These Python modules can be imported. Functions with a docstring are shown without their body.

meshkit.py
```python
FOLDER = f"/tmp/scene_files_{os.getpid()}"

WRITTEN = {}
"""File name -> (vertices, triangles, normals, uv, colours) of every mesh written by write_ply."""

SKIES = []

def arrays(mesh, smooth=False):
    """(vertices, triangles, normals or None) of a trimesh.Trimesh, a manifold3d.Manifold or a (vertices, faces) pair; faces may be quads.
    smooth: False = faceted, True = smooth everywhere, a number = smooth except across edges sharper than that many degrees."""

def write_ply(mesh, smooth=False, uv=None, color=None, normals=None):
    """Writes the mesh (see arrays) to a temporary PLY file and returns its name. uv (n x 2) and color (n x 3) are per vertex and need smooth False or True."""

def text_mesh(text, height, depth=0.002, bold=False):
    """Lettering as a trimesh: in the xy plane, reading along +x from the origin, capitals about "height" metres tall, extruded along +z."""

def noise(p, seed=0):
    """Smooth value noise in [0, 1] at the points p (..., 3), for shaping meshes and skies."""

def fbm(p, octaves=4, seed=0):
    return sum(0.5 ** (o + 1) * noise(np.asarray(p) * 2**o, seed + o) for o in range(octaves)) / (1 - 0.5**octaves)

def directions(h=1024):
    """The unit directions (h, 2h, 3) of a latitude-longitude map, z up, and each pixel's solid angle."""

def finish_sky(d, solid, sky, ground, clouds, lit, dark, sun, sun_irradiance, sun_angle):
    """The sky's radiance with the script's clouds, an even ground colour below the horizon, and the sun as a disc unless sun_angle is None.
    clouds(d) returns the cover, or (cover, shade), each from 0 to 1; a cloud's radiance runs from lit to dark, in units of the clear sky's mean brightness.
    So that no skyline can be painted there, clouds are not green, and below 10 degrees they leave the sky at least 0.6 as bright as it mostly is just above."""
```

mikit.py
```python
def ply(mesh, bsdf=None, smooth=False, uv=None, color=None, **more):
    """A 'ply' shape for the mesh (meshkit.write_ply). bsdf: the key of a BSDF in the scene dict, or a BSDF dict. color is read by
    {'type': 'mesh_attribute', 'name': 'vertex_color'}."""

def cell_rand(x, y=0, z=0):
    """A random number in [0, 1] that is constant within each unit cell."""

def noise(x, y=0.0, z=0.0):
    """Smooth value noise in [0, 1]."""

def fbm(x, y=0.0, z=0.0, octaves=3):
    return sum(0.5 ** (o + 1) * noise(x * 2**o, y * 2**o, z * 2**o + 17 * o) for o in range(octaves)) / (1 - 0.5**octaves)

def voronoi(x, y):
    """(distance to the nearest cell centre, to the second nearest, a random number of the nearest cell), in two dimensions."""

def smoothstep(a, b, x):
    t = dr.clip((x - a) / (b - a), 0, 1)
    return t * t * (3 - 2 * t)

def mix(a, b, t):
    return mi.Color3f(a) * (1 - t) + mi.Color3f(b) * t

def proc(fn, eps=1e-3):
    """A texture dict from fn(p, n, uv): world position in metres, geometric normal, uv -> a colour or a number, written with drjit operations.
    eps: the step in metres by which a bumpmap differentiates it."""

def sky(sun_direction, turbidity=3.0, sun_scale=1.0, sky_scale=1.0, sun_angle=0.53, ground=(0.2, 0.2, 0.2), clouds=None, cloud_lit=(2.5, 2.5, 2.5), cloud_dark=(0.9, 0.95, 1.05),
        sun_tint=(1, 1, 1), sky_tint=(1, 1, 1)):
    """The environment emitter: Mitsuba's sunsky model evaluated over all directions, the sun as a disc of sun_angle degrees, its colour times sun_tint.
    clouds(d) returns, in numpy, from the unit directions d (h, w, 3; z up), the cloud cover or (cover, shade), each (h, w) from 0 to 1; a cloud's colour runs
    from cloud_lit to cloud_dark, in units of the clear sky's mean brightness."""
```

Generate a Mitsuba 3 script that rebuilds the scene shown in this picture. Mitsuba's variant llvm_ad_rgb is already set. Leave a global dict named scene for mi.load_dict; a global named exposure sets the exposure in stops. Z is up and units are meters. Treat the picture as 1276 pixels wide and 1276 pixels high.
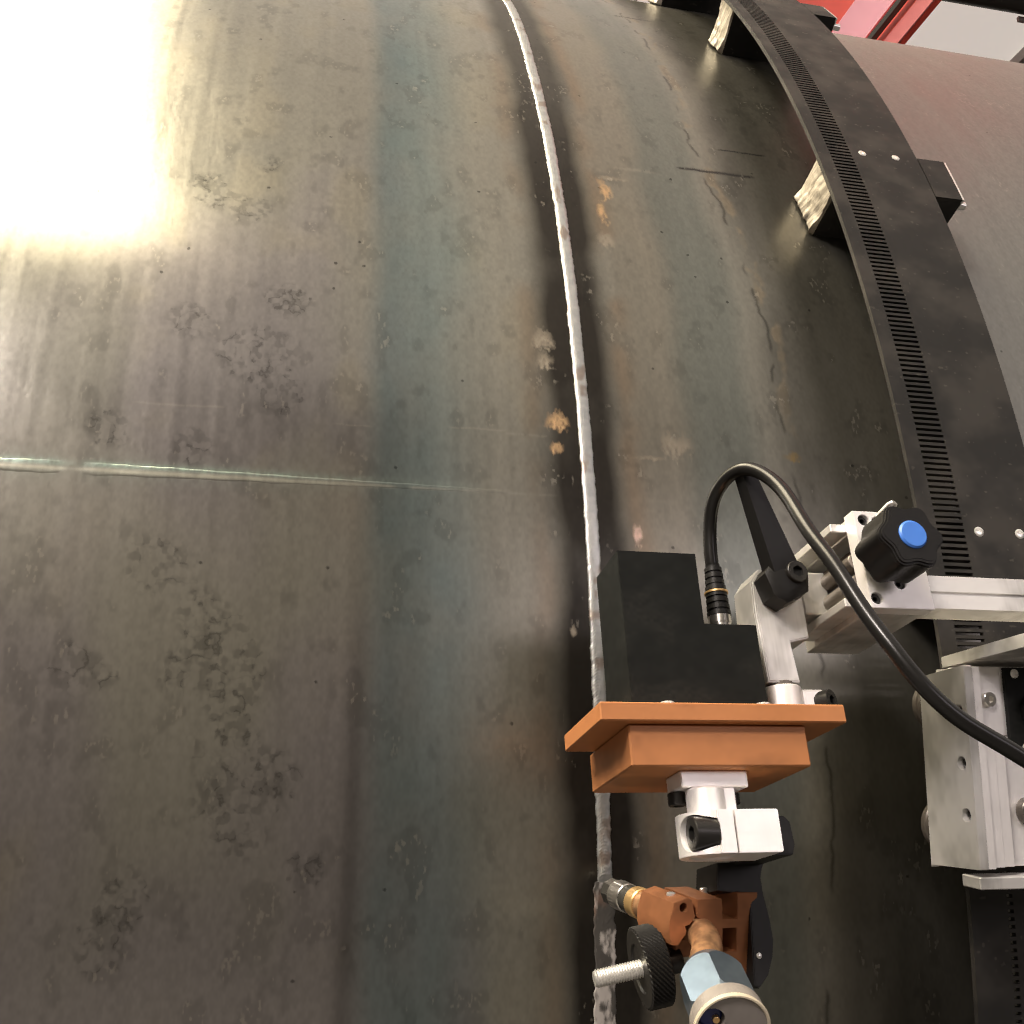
import math
import numpy as np
import trimesh
import drjit as dr
import mitsuba as mi
import mikit
import meshkit
import manifold3d as m3
from mikit import noise, fbm, smoothstep, mix
from shapely.geometry import Polygon

T = mi.ScalarTransform4f
rng = np.random.default_rng(7)
R = 1.5            # pipe radius
ZA = 1.75          # height of the pipe's axis above the floor; the axis runs along x

# ------------------------------------------------------------------ camera, light, exposure
exposure = 0.0
CAM = np.array([-0.2139, -2.1945, 1.75])
DOWN = np.array([0.05077302, 0.25231668, -0.96631175])
FWD = np.array([0.20534356, 0.94424964, 0.25734536])
scene, labels = {}, {}
scene['camera'] = {'type': 'perspective', 'fov': 53.374, 'fov_axis': 'x', 'near_clip': 0.01, 'far_clip': 200.0,
                   'to_world': T().look_at(origin=CAM.tolist(), target=(CAM + FWD).tolist(), up=(-DOWN).tolist())}
UNSEEN_SKYLIGHT = [19.0, 16.4, 11.6]          # unseen warm roof light, placed for the bright reflection on the pipe
ADDED_ROOF_GLOW = [0.54, 0.49, 0.44]        # glow added to the roof sheeting to brighten it and fill the hall
UNSEEN_FRONT_LIGHT = [88.0, 79.0, 73.0]      # unseen source high in front of the pipe, lights the front faces
UNSEEN_WINDOW = [3.6, 3.2, 3.3]             # unseen window behind the camera, brightens the silver front faces


def rgb(*c):
    return {'type': 'rgb', 'value': list(c)}


def light(c):
    return {'type': 'area', 'radiance': rgb(*c)}


# ------------------------------------------------------------------ materials
def principled(key, color, rough, metal=0.0, **more):
    scene[key] = {'type': 'twosided', 'b': {'type': 'principled', 'base_color': color if isinstance(color, dict) else rgb(*color),
                  'roughness': rough, 'metallic': metal, **more}}
    return key


def bumped(key, inner, fn, scale, eps=5e-4):
    scene[key] = {'type': 'twosided', 'b': {'type': 'bumpmap', 'arbitrary': mikit.proc(fn, eps=eps), 'scale': scale, 'bsdf': inner}}
    return key


def polar(p):
    return p.x, dr.atan2(p.z - ZA, -p.y) * (180 / math.pi)


def gauss(d, w):
    return dr.exp(-dr.square(d / w))


def band(x, a, b, s):
    return smoothstep(a - s, a + s, x) * (1 - smoothstep(b - s, b + s, x))


# bare spots ground through to metal near the weld: (x mm, degrees, half width mm, half height mm, tone)
SPOTS = [(-29, 13.3, 10, 12, 0), (-27, 12.5, 8, 9, 0), (-24, 10.4, 8, 9, 1), (-23, 9.5, 6, 6, 1), (46, 20.5, 7, 15, 1), (58, 21.2, 12, 3.5, 0),
         (39, 19.3, 5, 16, 1), (39, 17.9, 7, 11, 0), (171, 9.7, 8, 5, 2), (35, 6.9, 4.5, 8, 3), (-17, 4.0, 3, 5, 0), (73, 9.85, 12, 12, 0), (52, 9.35, 12, 2.5, 0)]
# scribed chalk and marker lines: (x0 mm, x1 mm, degrees, half width degrees, dark)
LINES = [(126, 204, 22.38, 0.085, 1), (137, 186, 37.6, 0.09, 1), (177, 226, 23.95, 0.05, 1), (60, 100, 21.9, 0.10, 0),
         (-330, -270, 10.05, 0.035, 0), (-190, -165, 9.8, 0.03, 0), (-105, -62, 9.95, 0.035, 0), (-62, -30, 9.85, 0.04, 0)]


# patches of crinkled scale: (x mm, degrees, radius mm)
FLAWS = [(-302, 5.5, 22), (-275, 4.2, 14), (-256, 2.9, 24), (-252, 1.9, 14), (-272, 0.9, 15), (-245, 0.9, 15), (-226, 0.1, 17), (-258, -0.4, 22), (-240, -1.2, 14), (-319, -3.6, 20), (-305, -2.4, 13),
         (-345, 2.8, 16), (-325, 2.7, 12), (-285, 2.6, 16), (-244, 12.0, 18), (-262, 11.8, 14), (-230, 10.6, 14), (-304, 12.9, 14), (-292, 18.1, 22), (-262, 17.6, 16), (-280, 21.9, 18), (-255, 19.6, 14), (-228, 14.0, 12),
         (-200, -2.0, 10), (-290, 8.9, 12), (-345, 9.2, 12)]


def pipe_parts(p):
    x, a = polar(p)
    s = a * (R * math.pi / 180)                      # metres round the pipe
    n1 = fbm(x * 7, s * 3.5, 3.0, 3)                 # broad tone
    n2 = fbm(x * 22, s * 14, 9.0, 3)
    streak = fbm(x * 170, s * 4, 4.0, 2)             # rolling marks run round the pipe
    return x, a, s, n1, n2, streak


def pipe_color(p, n, uv):
    x, a, s, n1, n2, streak = pipe_parts(p)
    fine = fbm(x * 420, s * 240, 1.0, 2)
    mid = fbm(x * 70, s * 45, 5.0, 3)
    c = mix((0.240, 0.233, 0.200), (0.219, 0.206, 0.200), smoothstep(0.36, 0.64, n1 + 0.022 * (5 - a) - 0.5 * smoothstep(-0.2, 0.0, x)))
    c = mix(c, (0.25, 0.228, 0.172), 0.4 * smoothstep(0.45, 0.7, n2) * smoothstep(0.42, 0.6, n1))
    # blue oxide stripe left of the weld, with a dull edge
    wob = 0.008 * (fbm(s * 9, 5.0, 1.0, 2) - 0.5)
    c = mix(c, (0.118, 0.160, 0.164), 0.85 * smoothstep(-0.176, -0.150, x + wob) * (1 - smoothstep(-0.125, -0.060, x + 2 * wob)) * (0.55 + 0.8 * (n2 - 0.1)))
    c = c * (1 - 0.45 * gauss(x + 0.172 + wob, 0.0075) * (1 - smoothstep(-2, 9, a)) * (0.5 + n2))
    # right of the weld: tan, then scale darkened with painted shade towards the track
    c = mix(c, (0.205, 0.188, 0.152), 0.7 * band(x, 0.035, 0.10, 0.012))
    c = mix(c, (0.140, 0.155, 0.138), 0.75 * band(x + 2 * wob, 0.085, 0.145, 0.014))
    c = mix(c, (0.082, 0.078, 0.066), 0.8 * band(x + 2 * wob, 0.165, 0.36, 0.022) * (0.75 + 0.5 * n2))
    c = mix(c, (0.222, 0.222, 0.210), 0.92 * smoothstep(0.35, 0.38, x))
    # ragged edge of a flaked scale patch
    edge = 0.150 + 0.021 * (1 - smoothstep(15, 24, a)) - 0.012 * (1 - smoothstep(-6, -1, a)) + 0.014 * (fbm(s * 30, 2.0, 8.0, 4) - 0.5)
    e = x - edge
    c = c * (1 - 0.5 * gauss(e, 0.0016) * smoothstep(0.30, 0.6, noise(s * 60, 3.0, 3.0)))
    c = mix(c, (0.26, 0.21, 0.14), 0.5 * band(e, 0.002, 0.012, 0.003) * smoothstep(0.42, 0.62, mid) * smoothstep(8, 14, a))
    # heat tint of the girth weld
    jit = 0.010 * (fbm(s * 14, 2.0, 2.0, 3) - 0.5)
    hot = band(x + jit, -0.0285, 0.0275, 0.0125)
    c = mix(c, (0.19, 0.130, 0.080), (0.55 * gauss(x + jit - 0.037, 0.010) + 0.4 * gauss(x + jit + 0.038, 0.010)) * smoothstep(0.3, 0.62, n2))
    c = mix(c, (0.016, 0.013, 0.010), dr.minimum(0.97, hot * (0.74 + 0.5 * n2)))
    c = mix(c, (0.12, 0.115, 0.10), 0.30 * hot * smoothstep(20, 30, a))
    # ground seam weld: a soft pale band that fades towards the girth weld
    reach = (1 - smoothstep(-0.33, -0.05, x)) * (1 - 0.75 * gauss(x + 0.365, 0.010))
    off = (a - 8.0) * (R * math.pi / 180)
    c = mix(c, (0.30, 0.37, 0.32), reach * (0.75 * gauss(off - 0.0028, 0.0030) + 0.25 * gauss(off, 0.009)) * (0.5 + fine))
    c = mix(c, (0.50, 0.50, 0.42), dr.minimum(1, 0.12 + reach) * gauss(off + 0.0012 - 0.0008 * (mid - 0.5), 0.0011 + 0.0008 * reach) * smoothstep(0.25, 0.6, mid + 0.3 * reach) * (1 - smoothstep(-0.04, -0.02, x)))
    # crinkled scale flaws: dark broken outlines in a few ragged patches
    patch = mi.Float(0)
    for px, pa, pr in FLAWS:
        patch = patch + gauss(dr.sqrt(dr.square(x - px * 1e-3) + dr.square((a - pa) * (R * math.pi / 180))) + 0.03 * (n2 - 0.5), pr * 1e-3)
    patch = smoothstep(0.25, 0.7, patch)
    ridge = gauss(fbm(x * 80, s * 80, 6.0, 4) - 0.5, 0.036)
    speck = smoothstep(0.42, 0.68, fbm(x * 230, s * 190, 2.0, 2))
    c = c * (1 - 0.34 * patch * ridge * (0.25 + 0.75 * speck)) * (1 - 0.24 * patch * speck)
    c = c * (1 - 0.16 * smoothstep(0.58, 0.75, mid) * (1 - smoothstep(0.33, 0.36, x)))
    # pits
    fx, fy = x * 38, s * 38
    d = dr.sqrt(dr.square(fx - dr.floor(fx) - 0.5 - 0.6 * (mikit.cell_rand(dr.floor(fx), dr.floor(fy), 1) - 0.5)) + dr.square(fy - dr.floor(fy) - 0.5))
    pit = dr.select(mikit.cell_rand(dr.floor(fx), dr.floor(fy), 4) > 0.95, 1 - smoothstep(0.02, 0.07, d + 0.05 * (fine - 0.5)), 0)
    c = c * (1 - 0.6 * pit)
    tones = ((0.32, 0.28, 0.22), (0.56, 0.37, 0.20), (0.24, 0.17, 0.07), (0.66, 0.47, 0.38))
    for mx, ma, hw, hh, tone in SPOTS:
        u = (x - mx * 1e-3) / (hw * 1e-3) + 1.7 * (mid - 0.5)
        v = (a - ma) * (R * math.pi / 180) / (hh * 1e-3) + 1.2 * (fine - 0.5)
        k = 1 - smoothstep(0.35, 1.2, dr.sqrt(u * u + v * v))
        c = mix(c, tones[tone], 0.85 * k * (0.55 + 0.7 * fine))
    for x0, x1, la, w, dark in LINES:
        k = band(x, x0 * 1e-3, x1 * 1e-3, 0.004) * gauss(a - la + 0.10 * (mid - 0.5), w) * smoothstep(0.22, 0.5, fine + 0.12)
        c = mix(c, (0.022, 0.02, 0.018) if dark else (0.40, 0.37, 0.31), (0.9 if dark else 0.2) * k)
    # bright rubbed flecks
    fleck = smoothstep(0.62, 0.80, fine) * smoothstep(0.66, 0.78, mid)
    c = mix(c, (0.42, 0.39, 0.33), 0.25 * fleck)
    return c * (0.87 + 0.09 * streak + 0.20 * fine)


def pipe_rough(p, n, uv):
    x, a, s, n1, n2, streak = pipe_parts(p)
    r = 0.195 + 0.045 * (streak - 0.5) + 0.08 * (n2 - 0.5) + 0.06 * (n1 - 0.5)
    r = r + 0.20 * band(x, -0.030, 0.030, 0.01) + 0.13 * band(x, -0.135, -0.03, 0.03) + 0.13 * band(x, 0.03, 0.36, 0.02) + 0.24 * smoothstep(0.34, 0.38, x)
    return dr.clip(r, 0.11, 0.75)


def pipe_bump(p, n, uv):
    x, a = polar(p)
    s = a * (R * math.pi / 180)
    return 0.03 * noise(x * 170, s * 4, 4.0) + 0.10 * noise(x * 420, s * 240, 1.0)


bumped('steel_scale', {'type': 'principled', 'base_color': mikit.proc(pipe_color), 'roughness': mikit.proc(pipe_rough), 'metallic': 0.82,
                       'specular': 0.6, 'clearcoat': 0.25, 'clearcoat_gloss': 0.96}, pipe_bump, 0.00016, eps=8e-4)


def bead_color(p, n, uv):
    x, a = polar(p)
    s = a * (R * math.pi / 180)
    c = mix((0.56, 0.56, 0.54), (0.38, 0.40, 0.405), fbm(s * 300, x * 200, 1.0, 3))
    c = mix(c, (0.24, 0.16, 0.11), 0.6 * smoothstep(0.58, 0.70, fbm(s * 60, x * 90, 5.0, 3)))
    return c


principled('weld_metal', mikit.proc(bead_color), 0.36, 0.85)


def root_color(p, n, uv):
    x, a = polar(p)
    s = a * (R * math.pi / 180)
    k = fbm(s * 70, x * 160, 2.0, 4)
    c = mix((0.09, 0.085, 0.08), (0.52, 0.49, 0.47), smoothstep(0.42, 0.62, k))
    return mix(c, (0.30, 0.17, 0.12), 0.6 * smoothstep(0.55, 0.7, fbm(s * 40, x * 60, 7.0, 3)))


principled('ground_metal', mikit.proc(root_color), 0.42, 0.6)


def track_color(p, n, uv):
    k = fbm(p.x * 30, p.y * 30, p.z * 30, 4)
    f = fbm(p.x * 240, p.y * 240, p.z * 240, 2)
    c = mix((0.012, 0.0115, 0.011), (0.028, 0.0255, 0.023), smoothstep(0.35, 0.7, k))
    return mix(c, (0.12, 0.11, 0.09), 0.2 * smoothstep(0.74, 0.84, f))


def track_rough(p, n, uv):
    return 0.48 + 0.2 * fbm(p.x * 60, p.y * 60, p.z * 60, 3)


scene['blackened_steel'] = {'type': 'twosided', 'b': {'type': 'principled', 'base_color': mikit.proc(track_color), 'roughness': mikit.proc(track_rough),
                                                        'metallic': 0.15, 'specular': 0.35}}


def torn_color(p, n, uv):
    x, a = polar(p)
    h = dr.sqrt(dr.square(p.y) + dr.square(p.z - ZA))
    k = fbm(a * 5.5 + h * 60, h * 26, x * 60, 4)
    return mix((0.15, 0.13, 0.105), (0.40, 0.36, 0.30), smoothstep(0.3, 0.62, k))


principled('torn_aluminium', mikit.proc(torn_color), 0.42, 0.35)


def alu_color(p, n, uv):
    k = fbm(p.x * 45, p.y * 45, p.z * 45, 3)
    b = noise(p.x * 1500, p.y * 60, p.z * 60)
    return mix((0.78, 0.76, 0.755), (0.92, 0.895, 0.89), 0.85 * k + 0.15 * b)


def alu_rough(p, n, uv):
    return 0.34 + 0.18 * fbm(p.x * 60, p.y * 60, p.z * 60, 3)


scene['brushed_aluminium'] = {'type': 'twosided', 'b': {'type': 'principled', 'base_color': mikit.proc(alu_color), 'roughness': mikit.proc(alu_rough), 'metallic': 0.55,
                                                           'specular': 0.5}}


def smear_color(p, n, uv):
    k = fbm(p.x * 40 + 2, p.y * 40, p.z * 22, 4)
    b = noise(p.x * 900, p.y * 60, p.z * 40)
    return mix((0.36, 0.355, 0.34), (0.66, 0.65, 0.635), smoothstep(0.28, 0.62, 0.93 * k + 0.07 * b))


principled('smudged_aluminium', mikit.proc(smear_color), 0.36, 0.55)


def orange_color(p, n, uv):
    k = fbm(p.x * 70, p.y * 70, p.z * 70, 3)
    c = mix((0.34, 0.136, 0.050), (0.39, 0.156, 0.057), k)
    c = c * (1 - 0.30 * smoothstep(0.52, 0.75, fbm(p.x * 24, p.y * 24, p.z * 24, 4)))
    return c


principled('orange_anodised', mikit.proc(orange_color), 0.45, 0.12, specular=0.4)


def copper_color(p, n, uv):
    k = fbm(p.x * 110, p.y * 110, p.z * 110, 3)
    return mix((0.21, 0.085, 0.038), (0.35, 0.145, 0.064), k)


principled('copper_anodised', mikit.proc(copper_color), 0.38, 0.35)


def neck_color(p, n, uv):
    k = fbm(p.x * 150, p.y * 150, p.z * 150, 3)
    return mix((0.30, 0.17, 0.09), (0.60, 0.33, 0.17), smoothstep(0.3, 0.7, k))


principled('tinted_copper', mikit.proc(neck_color), 0.36, 0.6)
principled('gunmetal', (0.07, 0.068, 0.062), 0.3, 0.6)
principled('brass', (0.72, 0.48, 0.22), 0.3, 0.8)


def black_color(p, n, uv):
    c = mix((0.006, 0.0065, 0.0065), (0.011, 0.012, 0.0115), fbm(p.x * 160, p.y * 160, p.z * 160, 3))
    return mix(c, (0.05, 0.048, 0.043), 0.18 * smoothstep(0.5, 0.75, fbm(p.x * 38, p.y * 38, p.z * 38, 4)) * noise(p.x * 500, p.y * 500, p.z * 500))


principled('black_housing', mikit.proc(black_color), 0.52, 0.0, specular=0.08)
principled('black_plastic', (0.009, 0.0087, 0.0087), 0.42, 0.0, specular=0.22)
principled('black_oxide', (0.018, 0.017, 0.016), 0.34, 0.3)
principled('rubber', (0.008, 0.0077, 0.0077), 0.25, 0.0, specular=0.32)
principled('chrome', (0.78, 0.76, 0.72), 0.16, 0.95)
principled('zinc', (0.80, 0.79, 0.76), 0.24, 0.75)
principled('rod_steel', (0.12, 0.105, 0.092), 0.32, 0.5)
principled('blue_plastic', (0.045, 0.16, 0.55), 0.4)


def nut_color(p, n, uv):
    k = fbm(p.x * 130, p.y * 130, p.z * 130, 3)
    return mix((0.13, 0.165, 0.205), (0.15, 0.19, 0.235), smoothstep(0.3, 0.7, k))


principled('blue_nut', mikit.proc(nut_color), 0.24, 0.75)


def tube_color(p, n, uv):
    k = fbm(p.x * 160, p.y * 160, p.z * 40, 3)
    return mix((0.15, 0.135, 0.125), (0.22, 0.20, 0.185), k)


principled('grey_sleeve', mikit.proc(tube_color), 0.5, 0.1)
principled('cream_rim', (0.42, 0.37, 0.28), 0.5)
principled('dark_blue', (0.012, 0.02, 0.10), 0.4)
principled('red_paint', (0.88, 0.10, 0.075), 0.4, 0.0, specular=0.5)
principled('lit_pink', (0.94, 0.46, 0.60), 0.4)  # light on the red girder web, put into the colour
principled('rose_paint', (0.72, 0.22, 0.24), 0.45)
principled('dark_paint', (0.035, 0.037, 0.033), 0.45)
principled('grey_paint', (0.30, 0.29, 0.27), 0.5)
principled('roof_skin', (0.6, 0.58, 0.55), 0.6)


def floor_color(p, n, uv):
    return mix((0.05, 0.048, 0.045), (0.08, 0.077, 0.073), fbm(p.x * 1.5, p.y * 1.5, 0.0, 4))


principled('concrete', mikit.proc(floor_color), 0.6)
principled('wall_paint', (0.11, 0.105, 0.107), 0.6)


# ------------------------------------------------------------------ mesh helpers
class Frame:
    """Local axes: u, v, w (rows of A) with their origin o, local lengths in millimetres."""
    def __init__(self, o, A):
        self.o, self.A = np.asarray(o, float), np.asarray(A, float)

    def world(self, v):
        return self.o + np.asarray(v, float) * 1e-3 @ self.A


def tangent_frame(deg):
    w = math.radians(deg)
    return Frame([0, -R * math.cos(w), ZA + R * math.sin(w)], [[1, 0, 0], [0, math.sin(w), math.cos(w)], [0, -math.cos(w), math.sin(w)]])


HEAD = tangent_frame(10.9)       # x along the pipe, t up round it, n outwards
CARR = tangent_frame(-3.0)
WORLD = Frame([0, 0, 0], np.eye(3) * 1e3)   # metres


def tm(m):
    if hasattr(m, 'to_mesh'):
        q = m.to_mesh()
        m = trimesh.Trimesh(q.vert_properties[:, :3], q.tri_verts, process=False)
    return m


def join(*ms):
    return trimesh.util.concatenate([tm(m) for m in ms])


def add(key, mesh, frame, bsdf, smooth=30, label=None, **more):
    m = tm(mesh)
    v = frame.world(m.vertices)
    f = m.faces if np.linalg.det(frame.A) > 0 else m.faces[:, ::-1]
    scene[key] = mikit.ply(trimesh.Trimesh(v, f, process=False), bsdf, smooth=smooth, **more)
    if label:
        labels[key] = {'label': label}
    return key


count = {}


def num(base):
    k = count.get(base, 0)
    count[base] = k + 1
    return base if k == 0 else f'{base}_{k:03d}'


def thing(key, label, category, group=None, kind=None):
    labels[key] = {'label': label, 'category': category}
    if group:
        labels[key]['group'] = group
    if kind:
        labels[key]['kind'] = kind
    return key


def hull(pts):
    return m3.Manifold.hull_points(np.asarray(pts, float))


def box(x0, x1, y0, y1, z0, z1, b=0.6):
    """A box with chamfered edges."""
    b = min(b, 0.45 * min(x1 - x0, y1 - y0, z1 - z0))
    pts = []
    for sx in (0, 1):
        for sy in (0, 1):
            for sz in (0, 1):
                X, Y, Z = (x0, x1)[sx], (y0, y1)[sy], (z0, z1)[sz]
                ix, iy, iz = (b, -b)[sx], (b, -b)[sy], (b, -b)[sz]
                pts += [(X, Y + iy, Z + iz), (X + ix, Y, Z + iz), (X + ix, Y + iy, Z)]
    return hull(pts)


def prism(poly, z0, z1, axes=(0, 1, 2), b=0.5, holes=()):
    """Extrudes a polygon given in axes[0], axes[1] along axes[2], with its rims chamfered."""
    def cs(d):
        c = m3.CrossSection([np.asarray(poly, float)], m3.FillRule.EvenOdd)
        if d:
            c = c.offset(-d, m3.JoinType.Miter, 4.0, 0)
        for h in holes:
            e = m3.CrossSection([np.asarray(h, float)], m3.FillRule.EvenOdd)
            c = c - (e.offset(d, m3.JoinType.Miter, 4.0, 0) if d else e)
        return c
    body = cs(0).extrude(z1 - z0 - 2 * b).translate((0, 0, z0 + b)) if b else cs(0).extrude(z1 - z0).translate((0, 0, z0))
    if b:
        k = 3
        for i in range(k):                       # a small stepped round that shades as a soft edge
            d = b * (1 - math.cos(math.pi / 2 * (i + 1) / k)) + 1e-3
            h = b * math.sin(math.pi / 2 * (i + 1) / k)
            body = body + cs(d).extrude(z1 - z0 - 2 * b + 2 * h).translate((0, 0, z0 + b - h))
    m = tm(body)
    v = np.zeros_like(m.vertices)
    for i, a in enumerate(axes):
        v[:, a] = m.vertices[:, i]
    f = m.faces
    if np.linalg.det(np.eye(3)[list(axes)]) < 0:
        f = f[:, ::-1]
    return trimesh.Trimesh(v, f, process=False)


def basis(d):
    d = np.asarray(d, float)
    d = d / np.linalg.norm(d)
    a = np.cross(d, [0, 0, 1] if abs(d[2]) < 0.9 else [1, 0, 0])
    a /= np.linalg.norm(a)
    return a, np.cross(d, a), d


def lathe(p0, p1, profile, n=48, twist=None):
    """Turns a profile [(distance along the axis, radius)] about the axis from p0 towards p1; closes both ends on the axis."""
    a, b, d = basis(np.subtract(p1, p0))
    prof = [(profile[0][0], 0.0)] + list(profile) + [(profile[-1][0], 0.0)]
    th = np.arange(n) * 2 * math.pi / n
    v, f = [], []
    for h, r in prof:
        v.append(np.asarray(p0) + d * h + r * (np.cos(th)[:, None] * a + np.sin(th)[:, None] * b))
    v = np.vstack(v)
    for i in range(len(prof) - 1):
        for j in range(n):
            k = (j + 1) % n
            A, B, C, D = i * n + j, i * n + k, (i + 1) * n + k, (i + 1) * n + j
            f += [(A, B, C), (A, C, D)]
    return trimesh.Trimesh(v, f, process=False)


def rod(p0, p1, r, b=0.5, n=40):
    L = float(np.linalg.norm(np.subtract(p1, p0)))
    return lathe(p0, p1, [(0, r - b), (b, r), (L - b, r), (L, r - b)], n)


def tube(points, r, n=20, caps=True):
    P = np.asarray(points, float)
    r = np.broadcast_to(r, len(P))
    t = np.gradient(P, axis=0)
    t /= np.linalg.norm(t, axis=1)[:, None]
    a = basis(t[0])[0]
    rings, th = [], np.arange(n) * 2 * math.pi / n
    for i in range(len(P)):
        a = a - t[i] * (a @ t[i])
        a /= np.linalg.norm(a)
        b = np.cross(t[i], a)
        rings.append(P[i] + r[i] * (np.cos(th)[:, None] * a + np.sin(th)[:, None] * b))
    v = np.vstack(rings + [P[:1], P[-1:]])
    f = []
    for i in range(len(P) - 1):
        for j in range(n):
            k = (j + 1) % n
            f += [(i * n + j, i * n + k, i * n + n + k), (i * n + j, i * n + n + k, i * n + n + j)]
    e = len(P) * n
    for j in range(n):
        k = (j + 1) % n
        f += [(e, k, j), (e + 1, e - n + j, e - n + k)]
    return trimesh.Trimesh(v, f, process=False)


def spline(points, n):
    from scipy.interpolate import CubicSpline
    P = np.asarray(points, float)
    s = np.r_[0, np.cumsum(np.linalg.norm(np.diff(P, axis=0), axis=1))]
    return CubicSpline(s, P)(np.linspace(0, s[-1], n))


def solid(mesh):
    m = tm(mesh)
    m = trimesh.Trimesh(m.vertices, m.faces, process=True)
    m.merge_vertices()
    return m3.Manifold(m3.Mesh(np.asarray(m.vertices, np.float32), np.asarray(m.faces, np.uint32)))


def drill(mesh, *cutters):
    m = solid(mesh)
    for c in cutters:
        m = m - solid(c)
    return m


def cap_screw(p, d, r, h, key_r=0.5, b=0.5):
    """A socket head cap screw: its head stands h proud of p along d, with a hexagon recess."""
    d = np.asarray(d, float) / np.linalg.norm(d)
    p = np.asarray(p, float)
    head = solid(rod(p, p + d * h, r, b, 32))
    a, c, _ = basis(d)
    hexa = [p + d * k + r * key_r * (math.cos(i * math.pi / 3) * a + math.sin(i * math.pi / 3) * c) for i in range(6) for k in (h * 0.35, h + 1)]
    return head - hull(hexa)


def countersunk(p, d, r, cross=True):
    """A flush cross-head screw, slightly domed."""
    d = np.asarray(d, float) / np.linalg.norm(d)
    p = np.asarray(p, float)
    head = solid(lathe(p, p + d, [(-0.6, r), (0.25, r), (0.7, r * 0.75), (0.9, r * 0.35)], 28))
    a, c, _ = basis(d)
    for u, v in ((a, c), (c, a)):
        q = [p + d * k + su * u * r * 0.55 + sv * v * r * 0.13 for k in (0.1, 3) for su in (-1, 1) for sv in (-1, 1)]
        head = head - hull(q)
    return head


def pipe_point(x, deg, h=0.0):
    w = np.radians(deg)
    return np.stack(np.broadcast_arrays(x, -(R + h) * np.cos(w), ZA + (R + h) * np.sin(w)), -1)


def grid_faces(n, m):
    i, j = np.meshgrid(np.arange(n - 1), np.arange(m - 1), indexing='ij')
    a = (i * m + j).ravel()
    return np.vstack([np.c_[a, a + 1, a + m + 1], np.c_[a, a + m + 1, a + m]])


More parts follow.
